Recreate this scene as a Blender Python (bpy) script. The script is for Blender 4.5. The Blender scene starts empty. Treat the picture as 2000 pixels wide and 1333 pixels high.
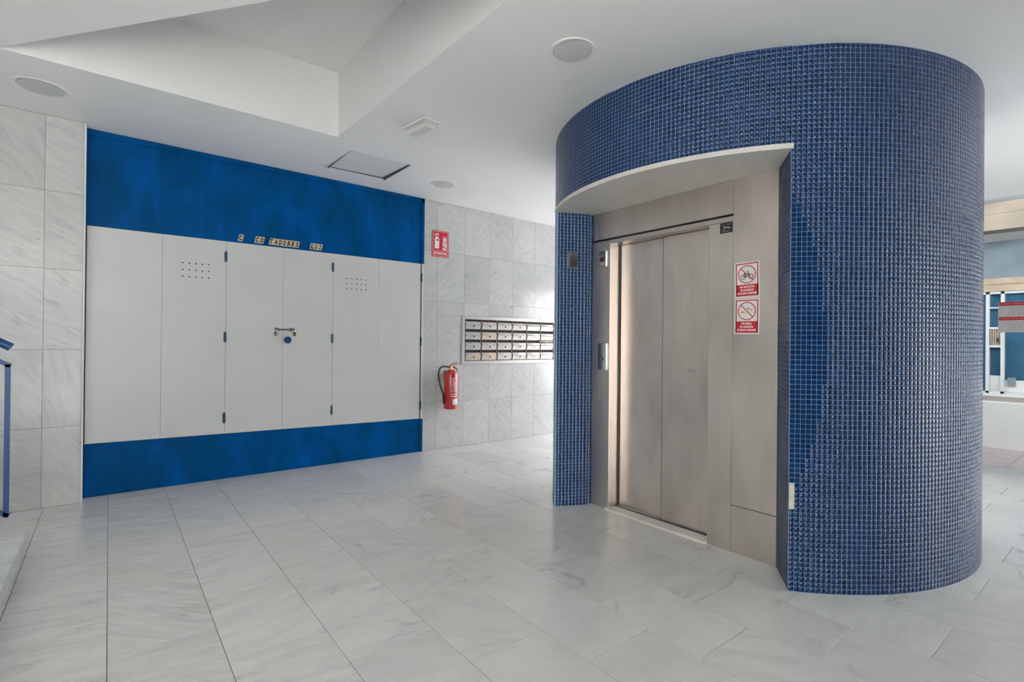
import bpy, math, random
import numpy as np
from mathutils import Matrix, Vector
from mathutils.geometry import tessellate_polygon

rnd = random.Random(7)
SC = bpy.context.scene
COL = SC.collection
# ------------------------------------------------------------------ camera
CAMH = 1.27832
yaw, pitch, roll = math.radians(38.2512), math.radians(.196), math.radians(.5572)
cf = Vector((math.sin(yaw) * math.cos(pitch), math.cos(yaw) * math.cos(pitch), math.sin(pitch)))
cr = Vector((math.cos(yaw), -math.sin(yaw), 0))
cu = cr.cross(cf)
r2 = cr * math.cos(roll) + cu * math.sin(roll)
u2 = -cr * math.sin(roll) + cu * math.cos(roll)
cam_d = bpy.data.cameras.new('camera')
cam_d.sensor_width = 36
cam_d.lens = 36 * 998.51 / 2000
cam_d.clip_start = .05
cam = bpy.data.objects.new('camera', cam_d)
COL.objects.link(cam)
cam.matrix_world = Matrix(((r2.x, u2.x, -cf.x, 0), (r2.y, u2.y, -cf.y, 0), (r2.z, u2.z, -cf.z, CAMH), (0, 0, 0, 1)))
SC.camera = cam
SC.render.resolution_x, SC.render.resolution_y = 2000, 1333

# ------------------------------------------------------------------ light
SC.view_settings.view_transform = 'Standard'
SC.view_settings.look = 'None'
SC.view_settings.gamma = 1
SC.view_settings.use_curve_mapping = False
SC.view_settings.exposure = 0.47
w = bpy.data.worlds.new('world'); SC.world = w; w.use_nodes = True
bg = w.node_tree.nodes['Background']
bg.inputs[0].default_value = (.95, .975, 1, 1)
bg.inputs[1].default_value = 1.9


def area(name, loc, rot, sx, sy, e, col=(1, 1, 1)):
    l = bpy.data.lights.new(name, 'AREA'); l.shape = 'RECTANGLE'; l.size = sx; l.size_y = sy
    l.energy = e; l.color = col
    o = bpy.data.objects.new(name, l); COL.objects.link(o); o.location = loc; o.rotation_euler = rot
    return o


# added area fills, standing in for daylight from behind the camera and side glazing
area('fill_entrance', (1.6, -4.85, 1.2), (math.radians(93), 0, 0), 6.5, 2.1, 32, (1, .985, .96))
sun = bpy.data.lights.new('sun', 'SUN'); sun.energy = 108; sun.angle = math.radians(1.2); sun.color = (1, .975, .945)
sun_o = bpy.data.objects.new('sun', sun); COL.objects.link(sun_o)
sun_o.rotation_euler = Vector((-.40, .80, -.75)).to_track_quat('-Z', 'Y').to_euler()
area('fill_street', (6.95, 3.9, 1.2), (math.radians(72), 0, math.radians(90)), 2.5, 2.2, 104, (1, .99, .98))
area('fill_street_near', (6.95, -2.4, 1.0), (math.radians(74), 0, math.radians(90)), 3.6, 1.6, 62, (1, .99, .98))


# ------------------------------------------------------------------ helpers
def zc(x, y): return 2.87 + (y - 2.1) * .025 - (x - 2.9) * .005


class NT:
    def __init__(s, name):
        s.m = bpy.data.materials.new(name); s.m.use_nodes = True
        s.t = s.m.node_tree; s.n = s.t.nodes; s.b = s.n['Principled BSDF']

    def add(s, typ, **kw):
        n = s.n.new(typ)
        for k, v in kw.items():
            if k.startswith('i_'):
                k = k[2:]; k = int(k) if k.isdigit() else k.replace('_', ' ')
                if hasattr(v, 'is_output'): s.t.links.new(v, n.inputs[k])
                else: n.inputs[k].default_value = v
            else: setattr(n, k, v)
        return n

    def set(s, k, v):
        if hasattr(v, 'is_output'): s.t.links.new(v, s.b.inputs[k])
        else: s.b.inputs[k].default_value = v

    def ramp(s, fac, stops):
        n = s.add('ShaderNodeValToRGB', i_0=fac)
        e = n.color_ramp.elements
        while len(e) < len(stops): e.new(.5)
        for el, (p, c) in zip(e, stops):
            el.position = p; el.color = (c if len(c) == 4 else (*c, 1)) if isinstance(c, tuple) else (c, c, c, 1)
        return n.outputs[0]

    def mix(s, fac, a, b, blend='MIX'):
        n = s.add('ShaderNodeMix', data_type='RGBA', blend_type=blend)
        for i, v in ((0, fac), (6, a), (7, b)):
            if hasattr(v, 'is_output'): s.t.links.new(v, n.inputs[i])
            else: n.inputs[i].default_value = v if i == 0 else (*v, 1)
        return n.outputs[2]

    def math(s, op, a, b=0.0, c=0.0):
        return s.add('ShaderNodeMath', operation=op, i_0=a, i_1=b, i_2=c).outputs[0]


def simple(name, col, rough=.5, metal=0., var=0., scale=8., bump=0., coat=0.):
    k = NT(name)
    tc = k.add('ShaderNodeTexCoord').outputs['Object']
    n = k.add('ShaderNodeTexNoise', i_Vector=tc, i_Scale=scale, i_Detail=4.0).outputs[0]
    lo = tuple(c * (1 - var) for c in col); hi = tuple(min(1, c * (1 + var)) for c in col)
    k.set('Base Color', k.ramp(n, [(.3, lo), (.7, hi)]))
    k.set('Roughness', rough); k.set('Metallic', metal)
    if coat: k.set('Coat Weight', coat)
    if bump:
        b = k.add('ShaderNodeBump', i_Strength=bump, i_Distance=.002, i_Height=n)
        k.set('Normal', b.outputs[0])
    return k.m


def marble(name, lo, hi, vein, rough, stretch=5., warm=.25, veinamt=.6, spec=.5, fs=1., split=False):
    k = NT(name)
    tc = k.add('ShaderNodeTexCoord').outputs['Object']
    oi = k.add('ShaderNodeObjectInfo')
    geo = k.add('ShaderNodeNewGeometry')
    seed = k.math('ADD', k.math('MULTIPLY', oi.outputs['Random'], 37.0), k.math('MULTIPLY', geo.outputs['Random Per Island'], 53.0))
    sep = k.add('ShaderNodeSeparateColor', i_0=oi.outputs['Color'])
    ang = k.math('MULTIPLY', k.math('SUBTRACT', sep.outputs[0], .5), 3.1416)
    ang = k.math('ADD', ang, k.math('MULTIPLY', k.math('SUBTRACT', oi.outputs['Random'], .5), .35))
    rot = k.add('ShaderNodeVectorRotate', rotation_type='Z_AXIS', i_Vector=tc, i_Angle=ang).outputs[0]
    strk = sep.outputs[1] if split else 1.0
    sc3 = k.add('ShaderNodeCombineXYZ', i_0=1.0, i_1=k.math('MULTIPLY_ADD', strk, stretch - 1.5, 1.5), i_2=1.0)
    st = k.add('ShaderNodeVectorMath', operation='MULTIPLY', i_0=rot, i_1=sc3.outputs[0])
    wv = k.add('ShaderNodeTexNoise', noise_dimensions='4D', i_Vector=rot, i_W=seed, i_Scale=2.2, i_Detail=3.0).outputs[1]
    warp = k.add('ShaderNodeVectorMath', operation='MULTIPLY_ADD', i_0=wv, i_1=(.25, .6, 0), i_2=st.outputs[0]).outputs[0]
    n1 = k.add('ShaderNodeTexNoise', noise_dimensions='4D', i_Vector=warp, i_W=seed, i_Scale=2.6 * fs, i_Detail=9.0, i_Roughness=.7).outputs[0]
    base = k.ramp(n1, [(.30, lo), (.52, tuple((a * .35 + b * .65) for a, b in zip(lo, hi))), (.68, hi)])
    if split: base = k.mix(k.math('MULTIPLY_ADD', strk, .55, .45), tuple((a * .3 + b * .7) for a, b in zip(lo, hi)), base)
    n2 = k.add('ShaderNodeTexNoise', noise_dimensions='4D', i_Vector=warp, i_W=k.math('ADD', seed, 7.3), i_Scale=1.7, i_Detail=5.0, i_Roughness=.5).outputs[0]
    rid = k.math('ABSOLUTE', k.math('SUBTRACT', n2, .5))
    vm = k.ramp(rid, [(0., veinamt), (.022, 0.)])
    patch = k.ramp(k.add('ShaderNodeTexNoise', noise_dimensions='4D', i_Vector=rot, i_W=seed, i_Scale=3.5, i_Detail=2.0).outputs[0], [(.5, 0.), (.66, 1.)])
    c = k.mix(k.math('MULTIPLY', vm, patch), base, vein)
    n3 = k.add('ShaderNodeTexNoise', noise_dimensions='4D', i_Vector=tc, i_W=seed, i_Scale=2.5, i_Detail=2.0).outputs[0]
    c = k.mix(k.math('MULTIPLY', k.ramp(n3, [(.58, 0.), (.75, 1.)]), warm), c, (hi[0] * .93, hi[1] * .82, hi[2] * .72))
    tv = k.math('MULTIPLY_ADD', k.math('FRACT', k.math('MULTIPLY', seed, 3.17)), .12, .93)
    c = k.add('ShaderNodeVectorMath', operation='SCALE', i_0=c, i_Scale=tv).outputs[0]
    k.set('Base Color', c)
    k.set('Roughness', k.ramp(n1, [(.3, rough * 1.25), (.7, rough * .85)]))
    k.set('Specular IOR Level', spec)
    return k.m


def steel(name, col, rough, axis=2, var=.1):
    k = NT(name)
    tc = k.add('ShaderNodeTexCoord').outputs['Object']
    mp = k.add('ShaderNodeMapping', i_Vector=tc)
    s = [60, 60, 60]; s[axis] = 1.2; mp.inputs['Scale'].default_value = s
    n = k.add('ShaderNodeTexNoise', i_Vector=mp.outputs[0], i_Scale=3.0, i_Detail=5.0).outputs[0]
    m2 = k.add('ShaderNodeMapping', i_Vector=tc); m2.inputs['Scale'].default_value = (1, 1, .45)
    n2 = k.add('ShaderNodeTexNoise', i_Vector=m2.outputs[0], i_Scale=4.0, i_Detail=3.0).outputs[0]
    c = k.ramp(k.math('MULTIPLY_ADD', n, .22, k.math('MULTIPLY', n2, .78)), [(.35, tuple(x * (1 - var) for x in col)), (.65, tuple(x * (1 + var) for x in col))])
    k.set('Base Color', c); k.set('Metallic', 1.0)
    k.set('Roughness', k.ramp(n2, [(.3, rough * .8), (.7, rough * 1.25)]))
    k.set('Normal', k.add('ShaderNodeBump', i_Strength=.05, i_Distance=.001, i_Height=n).outputs[0])
    return k.m


def glassy(name, tint=(1, 1, 1), refl=1.0):
    m = bpy.data.materials.new(name); m.use_nodes = True
    t = m.node_tree; t.nodes.clear()
    o = t.nodes.new('ShaderNodeOutputMaterial'); mx = t.nodes.new('ShaderNodeMixShader')
    tr = t.nodes.new('ShaderNodeBsdfTransparent'); gl = t.nodes.new('ShaderNodeBsdfGlossy'); fr = t.nodes.new('ShaderNodeFresnel')
    tr.inputs[0].default_value = (*tint, 1); gl.inputs['Roughness'].default_value = .01; fr.inputs[0].default_value = 1.35
    t.links.new(fr.outputs[0], mx.inputs[0]); t.links.new(tr.outputs[0], mx.inputs[1]); t.links.new(gl.outputs[0], mx.inputs[2])
    t.links.new(mx.outputs[0], o.inputs[0])
    return m


M = {}
M['floor'] = marble('polished grey white marble', (.53, .53, .535), (.735, .735, .72), (.33, .33, .35), .2, 7.5, .3, .5, fs=1.15, split=True)
M['wallm'] = marble('grey veined wall marble', (.45, .46, .465), (.60, .60, .59), (.28, .29, .31), .15, 6, .08, .5, fs=2.0)
M['stepm'] = marble('step marble', (.50, .54, .57), (.72, .73, .72), (.33, .36, .4), .2, 3, .2, .5)
M['lintelm'] = marble('lintel marble', (.62, .60, .57), (.76, .74, .70), (.4, .38, .36), .35, 5, .3, .3)
M['grout'] = simple('dark tile joint', (.20, .19, .18), .8)
M['wgrout'] = simple('pale marble joint', (.52, .51, .49), .8)
M['ceil'] = simple('white ceiling plaster', (.86, .86, .86), .45, var=.015, scale=2, bump=.05)
M['wall'] = simple('white wall plaster', (.75, .75, .74), .6, var=.02)
M['steel'] = steel('brushed stainless steel', (.71, .635, .595), .36)
M['steelh'] = steel('brushed stainless steel horizontal grain', (.66, .59, .55), .36, axis=1)
M['steeld'] = steel('worn steel door', (.71, .63, .59), .36, var=.14)
M['chrome'] = simple('polished chrome', (.62, .65, .66), .12, 1.)
M['black'] = simple('black gap', (.012, .012, .012), .6)
M['dark'] = simple('dark plastic', (.03, .03, .035), .4)
M['white'] = simple('white painted metal', (.60, .60, .605), .33, var=.02, scale=3)
M['whitet'] = simple('white trim paint', (.78, .78, .77), .5)
M['bluerail'] = simple('blue enamel', (.003, .055, .19), .4, var=.1)
M['cream'] = simple('bare cream mortar', (.62, .60, .52), .9, var=.15, scale=40)
M['red'] = simple('red print', (.60, .012, .03), .4, var=.05)
M['paper'] = simple('white sticker', (.78, .76, .75), .45)
M['ink'] = simple('black print', (.02, .02, .025), .5)
M['orange'] = simple('orange print', (.75, .35, .08), .5)
M['brass'] = simple('brass padlock body', (.55, .38, .18), .3, 1.)
M['extred'] = simple('red extinguisher paint', (.50, .02, .02), .25, var=.08, coat=.5)
M['alu'] = simple('brushed aluminium', (.46, .44, .42), .28, 1., var=.08, scale=30)
M['aluf'] = simple('satin aluminium frame', (.48, .47, .44), .4, .6, var=.04)
M['grille'] = simple('grey frosted lamp lens', (.60, .61, .61), .6, var=.03)
M['letterb'] = simple('beige letter tile', (.62, .50, .34), .5, var=.12, scale=60)
M['glass'] = glassy('clear window glass', (.96, .98, .97))
M['div'] = simple('grey divider', (.20, .18, .16), .4, .5)
M['navy'] = simple('dark navy hinge', (.012, .045, .10), .4)
M['red7'] = simple('dark red display', (.05, .002, .004), .2)

k = NT('blue gloss paint')          # hand painted board: brushed patches between two blues
tc = k.add('ShaderNodeTexCoord').outputs['Object']
mp = k.add('ShaderNodeMapping', i_Vector=tc); mp.inputs['Scale'].default_value = (1.6, 1, .7)
n = k.add('ShaderNodeTexNoise', i_Vector=mp.outputs[0], i_Scale=2.2, i_Detail=5.0, i_Distortion=.6).outputs[0]
mq = k.add('ShaderNodeMapping', i_Vector=tc); mq.inputs['Scale'].default_value = (9, 1, .5)
nb = k.add('ShaderNodeTexNoise', i_Vector=mq.outputs[0], i_Scale=2.0, i_Detail=4.0).outputs[0]
k.set('Base Color', k.ramp(k.math('MULTIPLY_ADD', n, .75, k.math('MULTIPLY', nb, .25)), [(.34, (0, .058, .18)), (.5, (0, .070, .24)), (.66, (0, .092, .36))]))
k.set('Roughness', .4); k.set('Specular IOR Level', .06)
k.set('Normal', k.add('ShaderNodeBump', i_Strength=.1, i_Distance=.003, i_Height=nb).outputs[0])
M['blue'] = k.m

k = NT('glazed blue mosaic')
oi = k.add('ShaderNodeObjectInfo'); geo = k.add('ShaderNodeNewGeometry')
s_ = k.math('FRACT', k.math('ADD', oi.outputs['Random'], geo.outputs['Random Per Island']))
k.set('Base Color', k.ramp(s_, [(0, (.004, .025, .095)), (.5, (.005, .031, .115)), (1, (.007, .038, .138))]))
k.set('Roughness', .10); k.set('IOR', 1.46)
M['mosaic'] = k.m
M['mgrout'] = simple('pale blue mosaic grout', (.23, .36, .58), .7, var=.1, scale=30)


def mesh(name, V, F, mat, smooth=False):
    me = bpy.data.meshes.new(name); me.from_pydata([tuple(v) for v in V], [], [tuple(f) for f in F]); me.update()
    if mat: me.materials.append(mat)
    if smooth: me.polygons.foreach_set('use_smooth', [True] * len(me.polygons))
    return me


def link(name, me, parent=None, loc=None, mat4=None, label=None, cat=None, group=None, kind=None, color=None):
    o = bpy.data.objects.new(name, me); COL.objects.link(o)
    if parent is not None: o.parent = parent
    if mat4 is not None: o.matrix_basis = mat4
    elif loc is not None: o.location = loc
    if label: o['label'] = label
    if cat: o['category'] = cat
    if group: o['group'] = group
    if kind: o['kind'] = kind
    if color is not None: o.color = (color, 0, 0, 1) if not isinstance(color, tuple) else (*color, 0, 1)
    return o


def thing(name, label, cat, loc=(0, 0, 0), group=None, mat4=None):
    return link(name, None, loc=loc, label=label, cat=cat, group=group, mat4=mat4)


def tag(o, label, cat, group=None):
    o['label'] = label; o['category'] = cat
    if group: o['group'] = group
    return o


class B:
    """collects shapes into one mesh"""
    def __init__(s): s.V = []; s.F = []

    def put(s, V, F):
        o = len(s.V); s.V += [tuple(v) for v in V]; s.F += [tuple(i + o for i in f) for f in F]; return s

    def box(s, x0, y0, z0, x1, y1, z1, bev=0.):
        b = min(bev, (x1 - x0) * .45, (y1 - y0) * .45, (z1 - z0) * .45)
        if b <= 0:
            V = [(x, y, z) for z in (z0, z1) for x, y in ((x0, y0), (x1, y0), (x1, y1), (x0, y1))]
            return s.put(V, [(3, 2, 1, 0), (4, 5, 6, 7), (0, 1, 5, 4), (1, 2, 6, 5), (2, 3, 7, 6), (3, 0, 4, 7)])
        V = []; idx = {}
        lo = (x0, y0, z0); hi = (x1, y1, z1)
        for c in range(8):
            sg = [(c >> i) & 1 for i in range(3)]
            for a in range(3):      # vertex lying on face a of this corner
                p = []
                for i in range(3):
                    e = hi[i] if sg[i] else lo[i]
                    p.append(e if i == a else e + (-b if sg[i] else b))
                idx[(c, a)] = len(V); V.append(tuple(p))
        F = []
        for a in range(3):
            p, q = (a + 1) % 3, (a + 2) % 3
            for sd in (0, 1):
                cs = [(sd << a) | (i << p) | (j << q) for i, j in ((0, 0), (1, 0), (1, 1), (0, 1))]
                f = [idx[(c, a)] for c in cs]; F.append(f if sd else f[::-1])
            for i in (0, 1):        # edges parallel to axis a
                for j in (0, 1):
                    c0 = (i << p) | (j << q); c1 = c0 | (1 << a)
                    f = [idx[(c0, p)], idx[(c1, p)], idx[(c1, q)], idx[(c0, q)]]
                    F.append(f if i != j else f[::-1])
        for c in range(8):
            f = [idx[(c, 0)], idx[(c, 1)], idx[(c, 2)]]
            F.append(f if bin(c).count('1') % 2 else f[::-1])
        return s.put(V, F)

    def prism(s, poly, n0, n1):
        """poly of (u,v) in the local XY plane, extruded along Z"""
        n = len(poly)
        V = [(u, v, n0) for u, v in poly] + [(u, v, n1) for u, v in poly]
        tri = tessellate_polygon([[Vector((u, v, 0)) for u, v in poly]])
        ar = sum(poly[i][0] * poly[(i + 1) % n][1] - poly[(i + 1) % n][0] * poly[i][1] for i in range(n))
        F = []
        for t in tri:
            a, b, c = t
            cr_ = (poly[b][0] - poly[a][0]) * (poly[c][1] - poly[a][1]) - (poly[b][1] - poly[a][1]) * (poly[c][0] - poly[a][0])
            if cr_ < 0: b, c = c, b
            F.append((a + n, b + n, c + n)); F.append((c, b, a))
        for i in range(n):
            j = (i + 1) % n
            F.append((i, j, j + n, i + n) if ar > 0 else (j, i, i + n, j + n))
        return s.put(V, F)

    def rect(s, u0, v0, u1, v1, n0, n1): return s.prism([(u0, v0), (u1, v0), (u1, v1), (u0, v1)], n0, n1)

    def disc(s, u, v, r, n0, n1, k=24, ry=None):
        ry = ry or r
        return s.prism([(u + r * math.cos(2 * math.pi * i / k), v + ry * math.sin(2 * math.pi * i / k)) for i in range(k)], n0, n1)

    def ring(s, u, v, r0, r1, n0, n1, k=32, a0=0., a1=2 * math.pi):
        for i in range(k):
            a, b = a0 + (a1 - a0) * i / k, a0 + (a1 - a0) * (i + 1) / k
            s.prism([(u + r0 * math.cos(a), v + r0 * math.sin(a)), (u + r1 * math.cos(a), v + r1 * math.sin(a)),
                     (u + r1 * math.cos(b), v + r1 * math.sin(b)), (u + r0 * math.cos(b), v + r0 * math.sin(b))], n0, n1)
        return s

    def seg(s, p, q, wd, n0, n1):
        d = Vector((q[0] - p[0], q[1] - p[1])); d.normalize(); nx, ny = -d.y * wd / 2, d.x * wd / 2
        return s.prism([(p[0] + nx, p[1] + ny), (p[0] - nx, p[1] - ny), (q[0] - nx, q[1] - ny), (q[0] + nx, q[1] + ny)], n0, n1)

    def tube(s, pts, r, k=10, sq=False, caps=True):
        pts = [Vector(p) for p in pts]; n = len(pts)
        rr = r if isinstance(r, (list, tuple)) else [r] * n
        k = 4 if sq else k
        V = []; up = None
        for i, p in enumerate(pts):
            d = (pts[min(i + 1, n - 1)] - pts[max(i - 1, 0)]).normalized()
            if up is None:
                up = Vector((0, 0, 1)) if abs(d.z) < .9 else Vector((1, 0, 0))
            a = d.cross(up).normalized(); up = a.cross(d).normalized()
            for j in range(k):
                t = 2 * math.pi * (j + (.5 if sq else 0)) / k
                V.append(p + (a * math.cos(t) + up * math.sin(t)) * rr[i] * (1.414 if sq else 1))
        F = []
        for i in range(n - 1):
            for j in range(k):
                F.append((i * k + j, i * k + (j + 1) % k, (i + 1) * k + (j + 1) % k, (i + 1) * k + j))
        if caps: F.append(tuple(range(k))[::-1]); F.append(tuple((n - 1) * k + j for j in range(k)))
        return s.put(V, F)

    def lathe(s, prof, k=32, c=(0, 0, 0)):
        V = [(c[0] + r * math.cos(2 * math.pi * j / k), c[1] + r * math.sin(2 * math.pi * j / k), c[2] + z) for r, z in prof for j in range(k)]
        F = [(i * k + j, i * k + (j + 1) % k, (i + 1) * k + (j + 1) % k, (i + 1) * k + j) for i in range(len(prof) - 1) for j in range(k)]
        F.append(tuple(range(k))[::-1]); F.append(tuple((len(prof) - 1) * k + j for j in range(k)))
        return s.put(V, F)

    def make(s, name, mat, parent=None, smooth=False, **kw):
        me = mesh(name, s.V, s.F, mat, smooth)
        if smooth:
            try: me.set_sharp_from_angle(angle=math.radians(35))
            except Exception: pass
        return link(name, me, parent, **kw)


def frame_wall(x, y, z):      # local X right, Y up, Z out of the back wall
    return Matrix(((1, 0, 0, x), (0, 0, -1, y), (0, 1, 0, z), (0, 0, 0, 1)))


def frame_lift(x, y, z):      # same on the lift front, which faces -x
    return Matrix(((0, 0, -1, x), (-1, 0, 0, y), (0, 1, 0, z), (0, 0, 0, 1)))


def text_into(b, s, size, u, v, n0, th=.0006, width=None, shear=0., bold=0.):
    c = bpy.data.curves.new('t', 'FONT'); c.body = s; c.size = size; c.extrude = th / 2
    c.align_x = 'CENTER'; c.align_y = 'CENTER'; c.shear = shear; c.offset = bold; c.resolution_u = 2
    o = bpy.data.objects.new('t', c); COL.objects.link(o)
    bpy.context.view_layer.update()
    me = o.to_mesh()
    V = [v_.co.copy() for v_ in me.vertices]; F = [tuple(p.vertices) for p in me.polygons]
    o.to_mesh_clear(); bpy.data.objects.remove(o); bpy.data.curves.remove(c)
    if not V: return
    x0, x1 = min(p.x for p in V), max(p.x for p in V); y0, y1 = min(p.y for p in V), max(p.y for p in V)
    sx = (width / (x1 - x0)) if width else 1
    b.put([((p.x - (x0 + x1) / 2) * sx + u, p.y - (y0 + y1) / 2 + v, p.z + n0 + th / 2) for p in V], F)


# ------------------------------------------------------------------ floor
W_ = .38; XJ = -.374
floor = B().box(-3.6, -5.1, -.12, 7.3, 5.45, -.006).make('floor', M['grout'], kind='structure')
even = [-3.05, -1.5, .02, 1.525, 3.03, 4.475, 6.04, 7.64, 9.288, 10.85, 12.4, 13.97]
odd = [-3.8, -2.25, -.73, .75, 2.25, 3.735, 5.25, 6.82, 8.494, 10.07, 11.6, 13.2, 14.8]
tiles = []
for st in range(-9, 20):
    x0 = XJ + st * W_; x1 = x0 + W_
    js = [j * W_ for j in (even if st % 2 == 0 else odd)]
    lim = 5.195 if x1 < -.1 else 5.334
    js = [-5.0] + [j for j in js if -4.9 < j < lim - .05] + [lim]
    for a, b in zip(js, js[1:]):
        xa, xb = max(x0, -3.5), min(x1, 7.19)
        if xb - xa > .03: tiles.append((xa, a, xb, b))


def forward(x, y, z=0): return Vector((x, y, z - CAMH)).dot(cf)
def inview(x, y, z=0, m=1.15):
    p = Vector((x, y, z - CAMH)); f = p.dot(cf)
    return f > .3 and abs(p.dot(r2) / f) < m and abs(p.dot(u2) / f) < m * .72


vis, rest = [], []
for t in tiles:
    ok = any(inview(x, y) for x in (t[0], (t[0] + t[2]) / 2, t[2]) for y in (t[1], (t[1] + t[3]) / 2, t[3]))
    cx, cy = (t[0] + t[2]) / 2, (t[1] + t[3]) / 2
    inpod = math.hypot(cx - 3.92, cy - 2.09) < 1.15
    (vis if ok and not inpod else rest).append((math.hypot(cx, cy), t))
vis.sort(); rest += vis[290:]; vis = vis[:290]
G = .0012
for _, (xa, a, xb, b) in vis:
    cx, cy = (xa + xb) / 2, (a + b) / 2; hx, hy = (xb - xa) / 2 - G, (b - a) / 2 - G
    B().box(-hx, -hy, -.02, hx, hy, 0, .0008).make('floor_tile', M['floor'], floor, loc=(cx, cy, rnd.uniform(-.0003, .0003)), color=(.5 + rnd.choice([-.04, .03, .07, .0]) + (.25 if rnd.random() < .1 else 0), min(1, max(0., (1.5 - cx) / 1.6 + rnd.uniform(-.15, .25)))) if cx < 1.3 else (rnd.choice([.3, .42, .55, .62, .75]), rnd.choice([.0, .05, .1, .3])))
bb = B()
for _, (xa, a, xb, b) in rest: bb.box(xa + G, a + G, -.02, xb - G, b - G, 0, .0008)
bb.make('floor_tiles', M['floor'], floor, kind='stuff', color=(.5, .3))

# ------------------------------------------------------------------ walls
wall_back = B().box(-.16, 5.345, 0, 7.3, 5.6, 3.0).make('wall_back', M['wgrout'], kind='structure')
xs = [2.884, 3.064, 3.447, 3.829, 4.212, 4.593, 4.975, 5.357, 5.739, 6.121, 6.503, 6.885, 7.19]
zs = [0, .558, 1.172, 1.765, 2.36, 2.945]
MB = (3.414, 1.007, 4.985, 1.606)     # letter box bank cut out of the cladding


def panel(parent, x0, z0, x1, z1, y, col, mat='wallm'):
    cx, cz = (x0 + x1) / 2, (z0 + z1) / 2; hx, hz = (x1 - x0) / 2 - .0009, (z1 - z0) / 2 - .0009
    off = rnd.uniform(0, .0006)
    return B().box(-hx, -hz, -.02, hx, hz, -off, .0007).make('marble_panel', M[mat], parent, mat4=frame_wall(cx, y, cz), color=col)


for i, (a, b) in enumerate(zip(xs, xs[1:])):
    for j, (c, d) in enumerate(zip(zs, zs[1:])):
        col = .5 + (.22 if (i + j) % 2 else -.22)
        if b > MB[0] and a < MB[2] and d > MB[1] and c < MB[3]:
            # trim around the letter boxes
            if c < MB[1] - .02: panel(wall_back, a, c, b, MB[1], 5.334, col)
            if d > MB[3] + .02: panel(wall_back, a, MB[3], b, d, 5.334, col)
            if a < MB[0] - .05: panel(wall_back, a, max(c, MB[1]), MB[0], min(d, MB[3]), 5.334, col)
            if b > MB[2] + .05: panel(wall_back, MB[2], max(c, MB[1]), b, min(d, MB[3]), 5.334, col)
            continue
        panel(wall_back, a, c, b, d, 5.334, col)
wall_left = B().box(-3.6, 5.206, 0, -.164, 5.6, 3.0).make('wall_left', M['wgrout'], kind='structure')
zl = [0, .603, 1.194, 1.805, 2.395, 2.962]
xl = [-.39 - .38 * i for i in range(8, 0, -1)] + [-.39, -.164]
for i, (a, b) in enumerate(zip(xl, xl[1:])):
    for c, d in zip(zl, zl[1:]):
        panel(wall_left, a, c, b, d, 5.195, .5 + rnd.choice([.12, .1, .14, .2]) + (.2 if rnd.random() < .15 else 0))
B().box(-.1635, 5.192, 0, -.1545, 5.34, 2.955).make('trim_1', M['whitet'], kind='structure')
B().box(4.3, -5.1, 0, 7.3, -5.0, 2.75).make('wall_sun_block', M['wall'], kind='structure')  # unseen wall added to keep sun off the far right ceiling
B().box(-3.75, -5.1, -.1, -3.6, 5.6, 3.6).make('wall_stair', M['wall'], kind='structure')
# partition behind the camera, dark painted, its end facing the lift (seen only as a reflection)
M['darkwall'] = simple('dark timber entrance lining', (.09, .09, .10), .5, var=.2)
B().box(.3, -1.5, 0, 3.6, -1.3, 2.75).make('wall_entrance', M['darkwall'], kind='structure')

# ------------------------------------------------------------------ ceiling with recess and hatch opening
REC = [(1.438, 4.118), (-.515, 4.118), (1.438, 1.468)]
HX0, HX1, HY0, HY1 = 1.63, 2.205, 4.345, 4.945
outer = [(-3.7, -5.1), (7.35, -5.1), (7.35, 5.6), (-3.7, 5.6)]
hatch = [(HX0, HY0), (HX0, HY1), (HX1, HY1), (HX1, HY0)]
loops = [outer, REC, hatch]
pts = [p for l in loops for p in l]
tri = tessellate_polygon([[Vector((x, y, 0)) for x, y in l] for l in loops])
V = [(x, y, zc(x, y)) for x, y in pts] + [(x, y, zc(x, y) + .03) for x, y in pts]
n = len(pts); F = []
for a, b, c in tri:
    cr_ = (pts[b][0] - pts[a][0]) * (pts[c][1] - pts[a][1]) - (pts[b][1] - pts[a][1]) * (pts[c][0] - pts[a][0])
    if cr_ < 0: b, c = c, b
    F.append((c, b, a)); F.append((a + n, b + n, c + n))
o = 0
for l in loops:
    for i in range(len(l)):
        a, b = o + i, o + (i + 1) % len(l); F.append((a, b, b + n, a + n))
    o += len(l)
ceiling = link('ceiling', mesh('ceiling', V, F, M['ceil']), kind='structure')
ZR = 3.44
bb = B()
for i in range(3):       # upstand walls of the recess, 6 cm thick
    a = Vector(REC[i]); b = Vector(REC[(i + 1) % 3]); c = (Vector(REC[0]) + Vector(REC[1]) + Vector(REC[2])) / 3
    d = (b - a).normalized(); nn = Vector((-d.y, d.x))
    if nn.dot(c - a) > 0: nn = -nn
    a2, b2 = a - nn * .003, b - nn * .003
    q = [a2, b2, b2 + nn * .06, a2 + nn * .06]
    z0s = [zc(p.x, p.y) + (.0005 if k_ in (0, 1) else .031) for k_, p in enumerate(q)]
    Vv = [(p.x, p.y, z) for p, z in zip(q, z0s)] + [(p.x, p.y, ZR) for p in q]
    bb.put(Vv, [(3, 2, 1, 0), (4, 5, 6, 7), (0, 1, 5, 4), (1, 2, 6, 5), (2, 3, 7, 6), (3, 0, 4, 7)])
bb.prism([(-.75, 4.25), (1.55, 4.25), (1.55, 1.2), (1.35, 1.2)][::-1], ZR, ZR + .05)
bb.make('recess_lining', M['ceil'], ceiling)
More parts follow.
